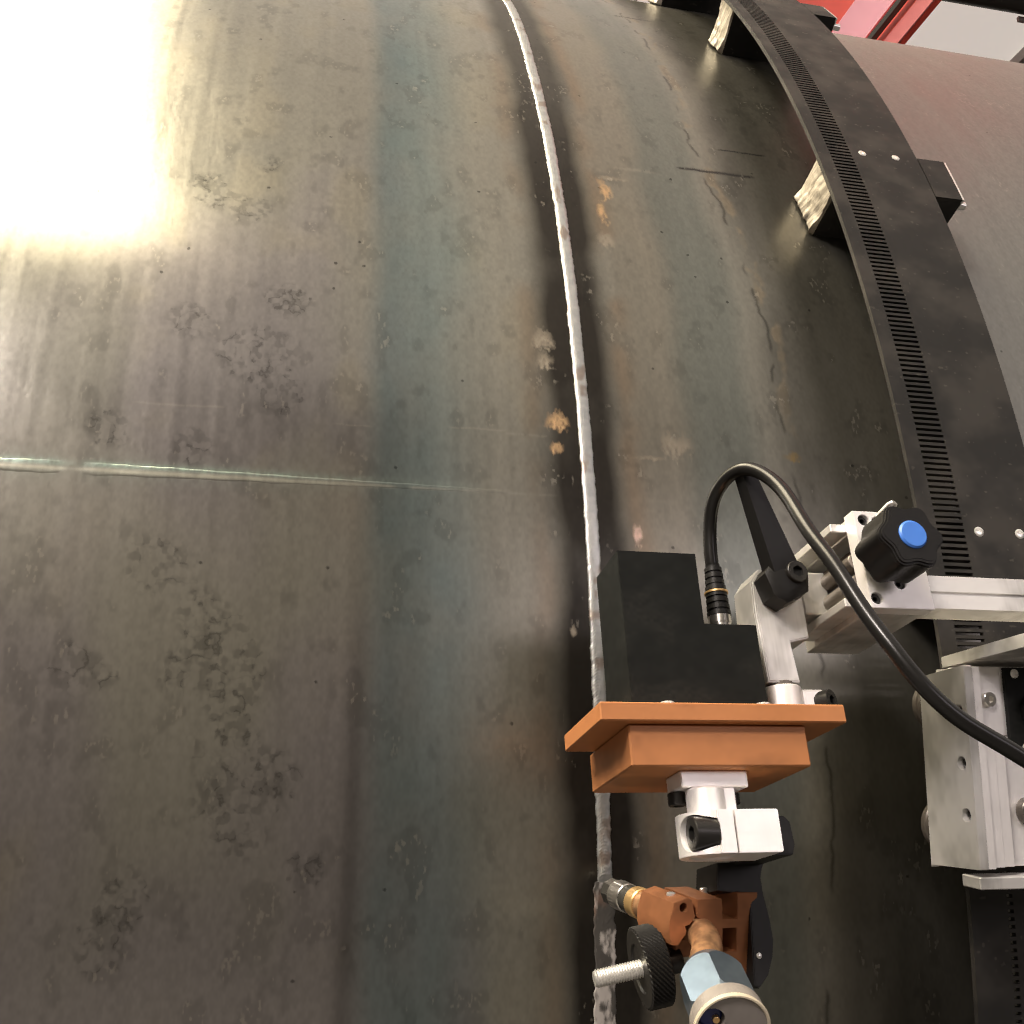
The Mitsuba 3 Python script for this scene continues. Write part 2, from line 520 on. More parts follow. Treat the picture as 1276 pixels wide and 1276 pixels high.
# ------------------------------------------------------------------ the hall
thing('unseen_floor', 'unseen concrete workshop floor under the steel pipe, bounces light upward', 'floor', kind='structure')
add('unseen_floor', trimesh.creation.box(bounds=[[-14, -7.2, -0.1], [16, 12, 0]]), WORLD, 'concrete', False)  # out of view, there to bounce light up
thing('workshop_roof', 'pale roof sheeting above the red girder, with an added glow', 'roof', kind='structure')
add('workshop_roof', trimesh.Trimesh([[-14, -7.2, 7], [16, -7.2, 7], [16, 12, 7], [-14, 12, 7]], [[0, 2, 1], [0, 3, 2]], process=False), WORLD, 'roof_skin', False, emitter=light(ADDED_ROOF_GLOW))  # emission added so the sheeting looks bright and lights the hall
thing('unseen_wall', 'unseen dark grey workshop wall behind the camera, keeps bounced light low', 'wall', kind='structure')


def plate_with_openings(x0, x1, z0, z1, y0, y1, holes):
    m = solid(trimesh.creation.box(bounds=[[x0, y0, z0], [x1, y1, z1]]))
    for a, b, c, d in holes:
        m = m - solid(trimesh.creation.box(bounds=[[a, y0 - 1, c], [b, y1 + 1, d]]))
    return m


WINS = [(1.6, 6.4, 2.9, 4.6)]
add('unseen_wall', plate_with_openings(-14, 16, 0, 6.99, -7.1, -6.9, WINS), WORLD, 'wall_paint', False)  # out of view, dark so that little light bounces off it
for a, b, c, d in WINS:
    w = thing('unseen_window', 'unseen long window behind the camera, placed to light the silver front faces', 'window')
    add(w + '__pane', trimesh.Trimesh([[a, -7.0, c], [b, -7.0, c], [b, -7.0, d], [a, -7.0, d]], [[0, 2, 1], [0, 3, 2]], process=False), WORLD, 'wall_paint', False, emitter=light(UNSEEN_WINDOW))
    bars = [trimesh.creation.box(bounds=[[x - .03, -6.98, c], [x + .03, -6.90, d]]) for x in np.linspace(a, b, 5)]
    bars += [trimesh.creation.box(bounds=[[a, -6.97, z - .03], [b, -6.91, z + .03]]) for z in np.linspace(c, d, 3)]
    add(w + '__frame', join(*bars), WORLD, 'grey_paint', False)
for X0, X1, Y0, Y1, rad, lab in ((-4.6, -1.08, -4.15, 1.2, UNSEEN_SKYLIGHT, 'unseen long roof light, placed for the bright reflection at the upper left of the pipe'),
                                 (-5.0, -3.0, -6.7, -4.95, UNSEEN_FRONT_LIGHT, 'unseen small roof light in front of the pipe, placed to light the front faces')):
    sk = thing(num('unseen_roof_light'), lab, 'skylight')
    add(sk + '__pane', trimesh.Trimesh([[X0, Y0, 6.9], [X1, Y0, 6.9], [X1, Y1, 6.9], [X0, Y1, 6.9]], [[0, 2, 1], [0, 3, 2]], process=False), WORLD, 'roof_skin', False, emitter=light(rad))
    add(sk + '__frame', join(*[trimesh.creation.box(bounds=q) for q in ([[X0 - .08, Y0 - .08, 6.86], [X0, Y1 + .08, 6.99]], [[X1, Y0 - .08, 6.86], [X1 + .08, Y1 + .08, 6.99]],
        [[X0, Y0 - .08, 6.86], [X1, Y0, 6.99]], [[X0, Y1, 6.86], [X1, Y1 + .08, 6.99]])]), WORLD, 'grey_paint', False)

# red crane girder running across the pipe under the roof
g = thing('crane_girder', 'red overhead crane girder with a paler pink web strip at the top right', 'girder')


def bar(x0, x1, y0, y1, z0, z1):
    return trimesh.creation.box(bounds=[[x0, y0, z0], [x1, y1, z1]])


add(g + '__body', bar(2.66, 2.69, -2.2, 10, 5.384, 6.9), WORLD, 'red_paint', False)
add(g + '__stripe', bar(2.648, 2.658, -2.2, 10, 5.63, 5.92), WORLD, 'lit_pink', False, label='pale pink stripe along the girder side, standing for its lit web')
add(g + '__stripe_001', bar(2.650, 2.658, -2.2, 10, 5.386, 5.488), WORLD, 'rose_paint', False, label='dull pink lower edge of the girder')
add(g + '__power_rail', bar(2.60, 2.632, -2.2, 10, 5.520, 5.552), WORLD, 'dark_paint', False, label='thin dark rail along the girder')
for y in (-2.0, 0.0, 2.5, 5.0):
    add(num(g + '__rail_clip'), bar(2.634, 2.657, y, y + 0.04, 5.525, 5.547), WORLD, 'dark_paint', False)
d = thing('overhead_duct', 'dark round pipe under the roof right of the red girder', 'pipe')
duct = lathe([3.34, 2.14, 6.30], [12, 2.14, 6.30], [(0, 0.10), (8.6, 0.10)], 40)
add(d + '__tube', duct, WORLD, 'dark_paint', 40)
add(d + '__clip', bar(3.9, 12, 2.225, 2.243, 6.2, 6.23), WORLD, 'grey_paint', False)
p = thing('roof_purlin', 'grey roof beam at the right edge of the picture', 'beam')
add(p + '__web', bar(4.84, 5.0, -6.8, 3.42, 6.90, 6.98), WORLD, 'grey_paint', False)

# ------------------------------------------------------------------ the pipe
pk = thing('steel_pipe', 'huge mill-scaled steel pipe with a bright girth weld running round it', 'pipe')
phi = np.linspace(-180, 180, 1441)[:-1]
xs = np.array([-3.2, -1.0, 0.0, 1.0, 3.8])
V = np.vstack([pipe_point(x, phi) for x in xs])
nv = len(phi)
Fc = []
for i in range(len(xs) - 1):
    j = np.arange(nv)
    k = (j + 1) % nv
    A, B, C, D = i * nv + j, i * nv + k, (i + 1) * nv + k, (i + 1) * nv + j
    Fc += [np.c_[A, C, B], np.c_[A, D, C]]
Fc = np.vstack(Fc)
nrm = np.c_[np.zeros(len(V)), V[:, 1], V[:, 2] - ZA]
tri = trimesh.Trimesh(V, Fc, process=False)
if (tri.face_normals[0] @ nrm[Fc[0, 0]]) < 0:
    Fc = Fc[:, ::-1]
add(pk + '__shell', trimesh.Trimesh(V, Fc, process=False), WORLD, 'steel_scale', True)


def bead(key, a0, a1, step, half, height, mat, rough, ripple, seed, label=None, x0=0.0):
    """A weld bead round the pipe: rippled, with an uneven toe on each side."""
    a = np.arange(a0, a1, step)
    s = np.radians(a) * R
    c = np.linspace(-1, 1, 21)
    S, C = np.meshgrid(s, c, indexing='ij')
    toe = half * (1 + 0.15 * (meshkit.fbm(np.stack([S * 260, np.sign(C) * 3 + S * 0, S * 0 + seed], -1), 3, seed) - 0.5) * 2)
    wander = 0.0012 * (meshkit.fbm(np.stack([S * 12, S * 0, S * 0 + 5], -1), 2, seed) - 0.5)
    X = x0 + wander + C * toe
    crest = np.sqrt(np.clip(1 - np.abs(C) ** 2.3, 0, 1))
    arc = 0.5 + 0.5 * np.sin((S - 0.0045 * (1 - C ** 2)) / 0.0021 * 2 * math.pi + 5 * meshkit.fbm(np.stack([S * 60, S * 0, S * 0], -1), 2, seed + 3))
    H = height * crest * (1 + rough * (meshkit.fbm(np.stack([S * 420, C * 5, S * 0 + 1], -1), 3, seed + 1) - 0.5)) + ripple * arc * crest
    H = np.where(np.abs(C) >= 0.999, -0.0008, H)
    ends = np.clip(np.minimum(S - s[0], s[-1] - S) / 0.006, 0, 1)
    H = H * np.sqrt(ends) - 0.0004 * (1 - ends)
    w = S / R
    v = np.stack([X, -(R + H) * np.cos(w), ZA + (R + H) * np.sin(w)], -1).reshape(-1, 3)
    f = grid_faces(len(s), len(c))
    m = trimesh.Trimesh(v, f, process=False)
    if m.face_normals[len(f) // 4] @ np.array([0, v[f[len(f) // 4][0]][1], v[f[len(f) // 4][0]][2] - ZA]) < 0:
        m = trimesh.Trimesh(v, f[:, ::-1], process=False)
    add(key, m, WORLD, mat, True, label)


bead(pk + '__girth_weld', -2.5, 75, 0.024, 0.0056, 0.0018, 'weld_metal', 0.16, 0.00018, 3, 'bright rippled girth weld bead')
bead(pk + '__root_pass', -40, -2.3, 0.05, 0.0080, 0.0006, 'ground_metal', 0.7, 0.0001, 11, 'rough grey unfilled joint below the torch')
# seam weld along the pipe, ground nearly flush, with a short break near the left edge
for i, (xa, xb) in enumerate(((-1.5, -0.372), (-0.358, -0.06))):
    xx = np.arange(xa, xb, 0.0016)
    c = np.linspace(-1, 1, 11)
    X, C = np.meshgrid(xx, c, indexing='ij')
    fade = np.clip((-X - 0.06) / 0.30, 0.06, 1)
    half = (0.0012 + 0.0040 * fade) * (1 + 0.35 * (meshkit.fbm(np.stack([X * 60, np.sign(C), X * 0], -1), 3, 5) - 0.5))
    end = np.clip(np.minimum(X - xa, xb - X) / 0.06, 0, 1)
    H = (0.00008 + 0.00030 * fade) * np.sqrt(np.clip(1 - np.abs(C) ** 2.2, 0, 1)) * np.sqrt(end) + 0.00015 * fade * (meshkit.fbm(np.stack([X * 160, C * 2, X * 0], -1), 3, 8) - 0.5)
    H = np.where(np.abs(C) > 0.99, -0.0001, H + 0.00003)
    w = math.radians(7.99) + (C * half) / R
    v = np.stack([X, -(R + H) * np.cos(w), ZA + (R + H) * np.sin(w)], -1).reshape(-1, 3)
    f = grid_faces(len(xx), len(c))
    m = trimesh.Trimesh(v, f, process=False)
    if m.face_normals[0][1] > 0:
        m = trimesh.Trimesh(v, f[:, ::-1], process=False)
    add(num(pk + '__seam_weld'), m, WORLD, 'steel_scale', True, 'pale greenish seam weld along the pipe' if i == 0 else None)

# ------------------------------------------------------------------ the guide track
gk = thing('guide_track', 'black slotted guide track curving round the pipe on standoff blocks', 'track')
BX0, BX1, SL0, SL1 = 0.2345, 0.3403, 0.2478, 0.2705
H0, H1 = 0.0543, 0.0583
PITCH = 0.180


def sector(x0, x1, a0, a1, h0=H0, h1=H1, step=0.5):
    """A piece of the band: a closed curved bar between x0 and x1."""
    a = np.linspace(a0, a1, max(2, int(abs(a1 - a0) / step) + 1))
    v = np.stack([pipe_point(x0, a, h0), pipe_point(x1, a, h0), pipe_point(x1, a, h1), pipe_point(x0, a, h1)], 1).reshape(-1, 3)
    f = []
    for i in range(len(a) - 1):
        for j in range(4):
            k = (j + 1) % 4
            A, B, C, D = 4 * i + j, 4 * i + k, 4 * i + 4 + k, 4 * i + 4 + j
            f += [(A, B, C), (A, C, D)]
    e = 4 * (len(a) - 1)
    f += [(0, 2, 1), (0, 3, 2), (e, e + 1, e + 2), (e, e + 2, e + 3)]
    m = trimesh.Trimesh(v, f, process=False)
    return m


A0, A1 = -34.0, 62.0
pieces = [sector(BX0, SL0, A0, A1, step=0.25), sector(SL1, BX1, A0, A1, step=0.25)]
# below the carriage the rack is only a row of short marks
A2 = A0 + PITCH * math.ceil((-1.6 - A0) / PITCH)
pieces += [sector(SL0, 0.2622, A0, A2, step=0.25), sector(0.2668, SL1, A0, A2, step=0.25)]
a = A0
while a < A1:
    pieces.append(sector(SL0 if a >= A2 - 1e-6 else 0.2622, SL1 if a >= A2 - 1e-6 else 0.2668, a, min(a + PITCH * 0.5, A1), step=1))
    a += PITCH
bandm = join(*pieces)
if bandm.volume < 0:
    bandm.invert()
add(gk + '__band', bandm, WORLD, 'blackened_steel', 30)
for sa in (21.28, 6.62, 35.9, 50.2, -8.0):
    w = math.radians(sa)
    dn = np.array([0, -math.cos(w), math.sin(w)])
    for sx in (0.2826, 0.3172):
        add(num(gk + '__screw'), countersunk(pipe_point(sx, sa, H1) * 1e3, dn, 3.9), Frame([0, 0, 0], np.eye(3)), 'zinc', 25)


def standoff(a0, a1, bolt_a):
    """A block that carries the band, its sawn left end rough and bright, its right end a lug with a bolt."""
    key = num(gk + '__standoff')
    aa = np.linspace(a0, a1, 9)
    hh = np.linspace(-0.004, H0 - 0.0003, 13)
    body = sector(0.246, 0.3695, a0, a1, -0.004, H0 - 0.0003, 0.25)
    lug = sector(0.3415, 0.3690, a0 + 0.02, a1 - 0.02, H0 - 0.006, H1, 0.25)
    if body.volume < 0:
        body.invert()
    if lug.volume < 0:
        lug.invert()
    add(key, join(body, lug), WORLD, 'blackened_steel', 20, 'black standoff block with a pale torn end' if key.endswith('standoff') else None)
    Sg, Hg = np.meshgrid(np.linspace(a0, a1, 40), np.linspace(0.0008, H0 - 0.0006, 44), indexing='ij')
    q = np.stack([Sg * 2.2, Hg * 90, Sg * 0 + a0], -1)
    n = meshkit.fbm(q, 4, 21)
    rag = 0.004 * (np.clip(0.018 - Hg, 0, 1) / 0.018) * meshkit.fbm(np.stack([Sg * 3, Hg * 0, Hg * 0], -1), 2, 4)
    X = 0.2455 - 0.0055 * n - rag * 1.5 + 0.004 * np.abs((Sg - a0) / (a1 - a0) - 0.5) ** 2
    edge = (Sg <= a0) | (Sg >= a1) | (Hg <= 0.0009) | (Hg >= H0 - 0.0007)
    X = np.where(edge, 0.2475, X)
    w = np.radians(Sg)
    v = np.stack([X, -(R + Hg) * np.cos(w), ZA + (R + Hg) * np.sin(w)], -1).reshape(-1, 3)
    f = grid_faces(40, 44)
    m = trimesh.Trimesh(v, f, process=False)
    if m.face_normals[len(f) // 2][0] > 0:
        m = trimesh.Trimesh(v, f[:, ::-1], process=False)
    add(key + '__torn_end', m, WORLD, 'torn_aluminium', True)
    e = sector(0.3694, 0.3712, a0 + 0.03, a1 - 0.03, H0 - 0.004, H1 - 0.0003, 0.25)
    if e.volume < 0:
        e.invert()
    add(key + '__end_plate', e, WORLD, 'zinc', 20)
    pb = pipe_point(0.371, bolt_a, 0.047) * 1e3
    add(key + '__bolt', lathe(pb - [6, 0, 0], pb + [9, 0, 0], [(0, 3.8), (7, 3.8), (14.4, 3.8), (15, 3.2)], 24), Frame([0, 0, 0], np.eye(3)), 'zinc', 30)


for s0, s1 in ((19.35, 21.45), (33.45, 35.2), (44.3, 46.6), (4.8, 6.9), (-9.8, -7.7)):
    standoff(s0, s1, s0 + 0.25)

# ------------------------------------------------------------------ the oscillator head
ok = thing('oscillator_head', 'black stepped motor housing on an orange flange and gearbox beside the weld', 'weld oscillator')
house = prism([(-25, -273.8), (58, -273.8), (58, -219), (25, -219), (25, -174), (-25, -174)], 74, 120, (0, 1, 2), 1.2)
add(ok + '__housing', house, HEAD, 'black_housing', 25)
add(ok + '__flange', box(-52, 91, -284.2, -274, 70, 145, 0.7), HEAD, 'orange_anodised', 25)
add(ok + '__gearbox', box(-35, 68.5, -307, -284.4, 63, 138.5, 0.9), HEAD, 'orange_anodised', 25)
for sx in (-9, 48):
    add(num(ok + '__flange_screw'), rod([sx, -274, 132], [sx, -270.5, 132], 4.5, 0.8, 28), HEAD, 'zinc', 30)
add(ok + '__socket', lathe([46, -219, 96], [46, -200, 96], [(0, 7.2), (3, 7.2), (3.4, 6.2), (8, 6.2), (8.4, 7.0), (14, 7.0), (14.5, 5)], 36), HEAD, 'chrome', 25)
# lower bracket: a T foot under the gearbox and the pin that the split clamp grips
br = ok + '__bracket'
foot = box(-4.5, 34.5, -316, -307.1, 106, 128.5, 0.7)
stem = box(5, 26, -329, -316.2, 108, 128.3, 0.6)
add(br, join(foot, stem), HEAD, 'brushed_aluminium', 25, 'silver T bracket under the gearbox')
add(br + '__pin', rod([10, -351, 124], [10, -316.4, 124], 10.5, 0.8), HEAD, 'brushed_aluminium', 30)
add(br + '__screw', cap_screw([-1.5, -316.2, 112], [0, -1, 0], 5.2, 7), HEAD, 'black_oxide', 25)
add(br + '__screw_001', cap_screw([31.5, -316.2, 110], [0, -1, 0], 4.6, 6), HEAD, 'black_oxide', 25)

# ------------------------------------------------------------------ torch clamp: split block, arm, jaws, thumb screw
tk = thing('torch_clamp', 'copper coloured torch jaws hung from a silver split clamp under the orange gearbox', 'clamp')
ring = [(10 + 17.5 * math.cos(q), 124 + 17.5 * math.sin(q)) for q in np.linspace(math.pi / 2, 3 * math.pi / 2, 25)]
prof = [(42, 106.5), (42, 143)] + [(8, 143), (8, 141.2)] + ring[1:-1] + [(10, 106.5)]
bore = [(10 + 11.4 * math.cos(q), 124 + 11.4 * math.sin(q)) for q in np.linspace(0, 2 * math.pi, 40, endpoint=False)]
blk = prism(prof, -352, -330, (0, 2, 1), 0.8, [bore])
slit = box(16.4, 17.6, -360, -320, 125, 160, 0.01)
pocket = rod([-30, -341, 135], [8.5, -341, 135], 9.3, 0.2)
add(tk + '__split_block', drill(blk, tm(slit), pocket), HEAD, 'brushed_aluminium', 25, 'silver split clamp block')
add(tk + '__split_block__screw', cap_screw([8.4, -341, 135], [-1, 0, 0], 8.5, 13), HEAD, 'black_oxide', 25)
arm = [(33, -349), (62.5, -349), (60, -353), (58.5, -358), (58.8, -367), (60.5, -380), (61, -391), (59, -400), (55, -409), (48.5, -415.5), (45.5, -414), (49.6, -366.5), (30.5, -364)]
lug = [(42.4, -329), (57.5, -330), (60.5, -333), (61.5, -345), (59.5, -350.5), (42.4, -350.5)]
add(tk + '__arm', join(prism(arm, 42, 76.5, (0, 1, 2), 1.4), prism(lug, 70, 119, (0, 1, 2), 1.4)), HEAD, 'black_plastic', 30, 'curved black arm right of the jaws')
add(tk + '__arm__screw', lathe([50.5, -399, 76], [50.5, -399, 78.5], [(0, 1.6), (1.0, 1.6), (1.3, 0.9)], 20), HEAD, 'zinc', 30)
ta = np.array([0.18108657, -0.2824927, 0.94202204])
tu = np.array([0.98346716, 0.0520156, -0.17345525])
tv = np.array([0, 0.957858159, 0.287241618])
TORCH = Frame(HEAD.world([20.338, -385.287, 78.0]), np.stack([tu, tv, ta]) @ HEAD.A)
jl = [(-20.6, 16.0), (-11.8, 18.2), (-8.9, 17.0), (-6.9, 7.7), (-10.4, 4.1), (-13.5, 3.3), (-12.6, 1.0), (-13.2, -1.1), (-16.2, -4.2), (-18.2, -6.4), (-21.8, -6.0), (-23.8, -0.3), (-23.7, 5.9)]
hole = [(-14.4 + 2.5 * math.cos(q), 13.2 + 2.5 * math.sin(q)) for q in np.linspace(0, 2 * math.pi, 24, endpoint=False)]
add(tk + '__jaw', prism(jl, -36, 0, (0, 1, 2), 0.6, [hole]), TORCH, 'copper_anodised', 25)
jr = [(-5.3, 17.0), (10.9, 16.4), (11.2, 5.6), (20.9, 4.9), (21.2, 18.8), (34.9, 18.4), (34.4, -6.8), (31.2, -30.6), (26.6, -30.2), (20.9, -18.7), (15.6, -16.1), (9.6, -9.1),
      (8.6, -4.7), (4.6, 3.0), (0.2, 4.6), (-2.6, 5.6), (-5.7, 8.0)]
win = [(11.1, 0.5), (20.2, 0.2), (20.0, -12.2), (10.6, -11.8)]
add(tk + '__jaw_001', prism(jr, -36, 0, (0, 1, 2), 0.6, [win]), TORCH, 'copper_anodised', 25)
add(tk + '__hinge_block', box(-12, 20, -17, -6.8, -35, -14, 0.8), TORCH, 'copper_anodised', 25)
# screw in the top of the right jaw
add(tk + '__jaw_001__screw', lathe([13, 5, -22], [13, 20, -22], [(0, 2.4), (12.6, 2.4), (13.2, 1.8)], 20), TORCH, 'zinc', 30)
add(tk + '__jaw__screw', lathe([-14, 16, -14], [-14, 20, -14], [(0, 2.6), (2.4, 2.6), (2.9, 1.6)], 20), TORCH, 'zinc', 30)
# knurled thumb screw with its threaded stud
kc, kd = np.array([-24.0, -21.5, -20.0]), np.array([-0.961, -0.18, -0.207])
kd /= np.linalg.norm(kd)


def knurled(c, d, r, h, n=84, rows=10, depth=1.2):
    a, b, d = basis(d)
    v, f = [], []
    prof = [(-h / 2, 0), (-h / 2, r - 1.2)] + [(-h / 2 + 0.8 + (h - 1.6) * i / rows, r) for i in range(rows + 1)] + [(h / 2, r - 1.2), (h / 2, r * 0.62), (h / 2 - 1.2, r * 0.58), (h / 2 - 1.2, 0)]
    for i, (z, q) in enumerate(prof):
        th = np.arange(n) * 2 * math.pi / n
        q = np.full(n, float(q))
        if 2 <= i <= rows + 2:
            q = q + depth * np.where((np.arange(n) + i) % 2 == 0, 1, -1) * 0.5
        v.append(c + d * z + q[:, None] * (np.cos(th)[:, None] * a + np.sin(th)[:, None] * b))
    v = np.vstack(v)
    for i in range(len(prof) - 1):
        for j in range(n):
            k = (j + 1) % n
            f += [(i * n + j, i * n + k, (i + 1) * n + k), (i * n + j, (i + 1) * n + k, (i + 1) * n + j)]
    return trimesh.Trimesh(v, f, process=False)


def thread(c, d, r, L, pitch):
    n = int(L / pitch)
    prof = [(0, r * 0.8)]
    for i in range(n):
        prof += [(pitch * (i + 0.15), r * 0.86), (pitch * (i + 0.5), r), (pitch * (i + 0.65), r), (pitch * (i + 1.0), r * 0.86)]
    prof += [(L + 0.4, r * 0.86), (L + 0.9, r * 0.7)]
    return lathe(c, c + d, prof, 32)


add(tk + '__thumb_screw', knurled(kc, kd, 21.5, 14), TORCH, 'black_oxide', False, 'black knurled thumb screw')
add(tk + '__thumb_screw__stud', thread(kc + kd * 5, kd, 4.9, 27.5, 1.6), TORCH, 'zinc', 25, 'threaded silver stud')
add(tk + '__thumb_screw__shank', rod(kc - kd * 6, kc - kd * 18, 7, 0.6), TORCH, 'black_oxide', 30)

# ------------------------------------------------------------------ welding torch
wk = thing('welding_torch', 'welding torch in the copper jaws with its nozzle at the end of the bead', 'welding torch')
z = lambda s: [0, 0, s]
add(wk + '__nozzle', lathe(z(-112), z(0), [(0, 6.3), (0, 8.0), (1.2, 8.6), (9, 8.6), (10, 8.2)], 8), TORCH, 'gunmetal', 20, 'dark nozzle tip')
add(wk + '__sleeve', lathe(z(-102), z(0), [(0, 8.3), (0.8, 9.1), (13.5, 9.1), (14.2, 8.6)], 48), TORCH, 'chrome', 30, 'polished steel sleeve')
add(wk + '__insulator', rod(z(-88), z(-78.5), 8.5, 0.4), TORCH, 'gunmetal', 30)
slots = []
for q in np.arange(0, 360, 14):
    w = math.radians(q)
    slots.append(rod([9.0 * math.cos(w), 9.0 * math.sin(w), -100.5], [9.0 * math.cos(w), 9.0 * math.sin(w), -93.5], 0.35, 0.1, 8))
add(wk + '__sleeve__ribs', join(*slots), TORCH, 'chrome', 30)
add(wk + '__collar', lathe(z(-79), z(0), [(0, 8.0), (0.8, 9.4), (9, 9.6), (10, 9.0)], 48), TORCH, 'brass', 30, 'brass collar behind the sleeve')
add(wk + '__barrel', rod(z(-69), z(-20), 8.6, 0.5), TORCH, 'tinted_copper', 30)
NB = np.array([-0.285, -0.325, 0.895])
NB /= np.linalg.norm(NB)
c0 = np.array([-19.0, -12.6, 30.0])
neck = spline([[0, 0, -30], [-0.8, -0.5, -12], [-3.2, -2.2, 2], [-7.4, -5.2, 12], c0 - NB * 6, c0 + NB * 6], 40)
add(wk + '__neck', tube(neck, 8.4, 28), TORCH, 'tinted_copper', True, 'heat tinted copper neck')


def hexnut(c, d, r, L):
    a, b, d = basis(d)
    body = hull([c + d * k + r * (math.cos(i * math.pi / 3 + 0.3) * a + math.sin(i * math.pi / 3 + 0.3) * b) for i in range(6) for k in (0, L)])
    cone = solid(lathe(c, c + d, [(0, r * 0.74), (L * 0.22, r * 0.95), (L * 0.3, r * 1.0), (L * 0.9, r * 1.0), (L, r * 0.93)], 60))
    return body ^ cone


def ring_lathe(p0, p1, loop, n=56):
    """Turns a closed section [(along, radius)] about the axis: an open ring."""
    a, b, d = basis(np.subtract(p1, p0))
    th = np.arange(n) * 2 * math.pi / n
    v = np.vstack([np.asarray(p0) + d * h + r * (np.cos(th)[:, None] * a + np.sin(th)[:, None] * b) for h, r in loop])
    f, m = [], len(loop)
    for i in range(m):
        for j in range(n):
            A, B, C, D = i * n + j, i * n + (j + 1) % n, ((i + 1) % m) * n + (j + 1) % n, ((i + 1) % m) * n + j
            f += [(A, B, C), (A, C, D)]
    return trimesh.Trimesh(v, f, process=False)


add(wk + '__nut', hexnut(c0, NB, 18.2, 34), TORCH, 'blue_nut', 25, 'blue hexagon nut')
c1 = c0 + NB * 34.3
body = rod(c1, c1 + NB * 9.5, 18.6, 0.8, 56)
off = np.array([-14.0, 4.7, 0])
off -= NB * (off @ NB)
add(wk + '__body', drill(body, rod(c1 + NB * 2.5 + off * 0.75, c1 + NB * 30 + off * 0.75, 6.6, 0.1)), TORCH, 'grey_sleeve', 30, 'grey torch body with a pale rim')
add(wk + '__body__rim', ring_lathe(c1, c1 + NB, [(8.6, 18.8), (9.6, 19.2), (10.9, 18.7), (11.1, 18.0), (10.6, 17.5), (9.6, 17.5), (9.6, 18.6)]), TORCH, 'cream_rim', 30)
add(wk + '__body__plug', lathe(c1 + off * 0.75, c1 + off * 0.75 + NB, [(2.6, 6.3), (4.5, 6.3), (5.5, 5.0)], 28), TORCH, 'dark_blue', 30)
add(wk + '__body__contact', rod(c1 + off * 0.75 + np.array([3, -1, 0]) + NB * 5.4, c1 + off * 0.75 + np.array([3, -1, 0]) + NB * 8.2, 1.8, 0.3, 20), TORCH, 'brass', 30)

# ------------------------------------------------------------------ swivel bracket that carries the head
sk = thing('swivel_bracket', 'silver post and block with a black clamping lever right of the motor housing', 'bracket')
post = [(68, -249.5), (89, -249.5), (87, -224), (100, -221), (100.5, -186), (92, -176), (73, -176), (67, -184), (66, -205)]
add(sk + '__post', prism(post, 76, 105, (0, 1, 2), 2.0), HEAD, 'smudged_aluminium', 30)
add(sk + '__spigot', rod([79.5, -256, 96], [79.5, -248, 96], 9.0, 0.4), HEAD, 'rod_steel', 30)
add(sk + '__collar', rod([79.5, -274, 96], [79.5, -251.2, 96], 12.2, 0.9, 56), HEAD, 'brushed_aluminium', 30)
add(sk + '__collar__lug', box(90.5, 106, -266, -252.5, 88, 101, 1.5), HEAD, 'brushed_aluminium', 30)
add(sk + '__collar__screw', cap_screw([103, -260.2, 97], [0.55, 0, 0.83], 6.8, 9), HEAD, 'black_oxide', 25)
# clamping lever: hub, tapering handle, screw
hub = hull([(x, t, n) for x, t in ((68, -186), (72, -200), (80, -205), (95, -197), (97, -184), (84, -178), (72, -180)) for n in (105.5, 122)] +
           [(x, t, 125) for x, t in ((74, -186), (80, -198), (93, -193), (93, -185), (82, -182))])
L0, L1 = np.array([81.0, -184, 119.0]), np.array([60.5, -122, 131.0])
arm_ = hull([L0 + d for d in ((-10, -2, -5), (11, 3, -5), (-8, -2, 6), (9, 3, 6))] + [L1 + d for d in ((-5.5, -2, -4), (5.5, 2, -4), (-4, -1.5, 4.5), (4, 1.5, 4.5), (0, 4.5, 0))])
add(sk + '__lever', join(hub, arm_), HEAD, 'black_plastic', 25, 'black clamping lever')
add(sk + '__lever__screw', cap_screw([87, -186, 123], [0.1, 0, 1], 7.0, 4.5, 0.55), HEAD, 'black_oxide', 25)

# ------------------------------------------------------------------ cross slide
ck = thing('cross_slide', 'silver cross slide with two guide rods and a black knob with a blue cap', 'slide')


def circ2(cx, cy, r, n=28):
    return [(cx + r * math.cos(q), cy + r * math.sin(q)) for q in np.linspace(0, 2 * math.pi, n, endpoint=False)]


holes = [(124.5, -160), (133.5, -161), (140, -201), (122.5, -211)]
add(ck + '__end_plate', prism([(118, -217), (159.5, -217), (159.5, -154), (118, -154)], 139, 150, (0, 1, 2), 0.6, [circ2(hx, ht, 3.7) for hx, ht in holes]), HEAD, 'brushed_aluminium', 25,
    'bright silver end plate')
for hx, ht in holes:
    add(num(ck + '__bolt'), cap_screw([hx, ht, 139.5], [0, 0, 1], 3.4, 8.2), HEAD, 'black_oxide', 25)
for t0, t1 in ((-217, -207), (-164, -154)):
    add(num(ck + '__rail'), join(box(120.5, 158, t0 + .2, t1 - .2, 62, 138.8, 0.6), box(108, 120.4, t0 + (4.2 if t0 < -210 else 0.2), t1 - (0.2 if t0 < -210 else 4.2), 74, 138.6, 0.6)),
        HEAD, 'smudged_aluminium', 25)
add(ck + '__shade_plate', box(120.8, 157.8, -206.6, -164.6, 60, 70, 0.6), HEAD, 'black_oxide', 25)  # black stands in for the shade in the gap behind the rods
for rx, rt, rr in ((121, -197.5, 6.2), (121, -183.0, 5.4)):
    add(num(ck + '__rod'), rod([rx, rt, 70.5], [rx, rt, 138.8], rr), HEAD, 'rod_steel', 30, 'round guide rod')
add(ck + '__lead_screw', thread(np.array([132, -172.0, 70.5]), np.array([0, 0, 1.0]), 4.5, 66, 1.8), HEAD, 'rod_steel', 25)
add(ck + '__carrier', box(100.8, 119.8, -204.5, -176, 78, 103, 1.0), HEAD, 'smudged_aluminium', 25)
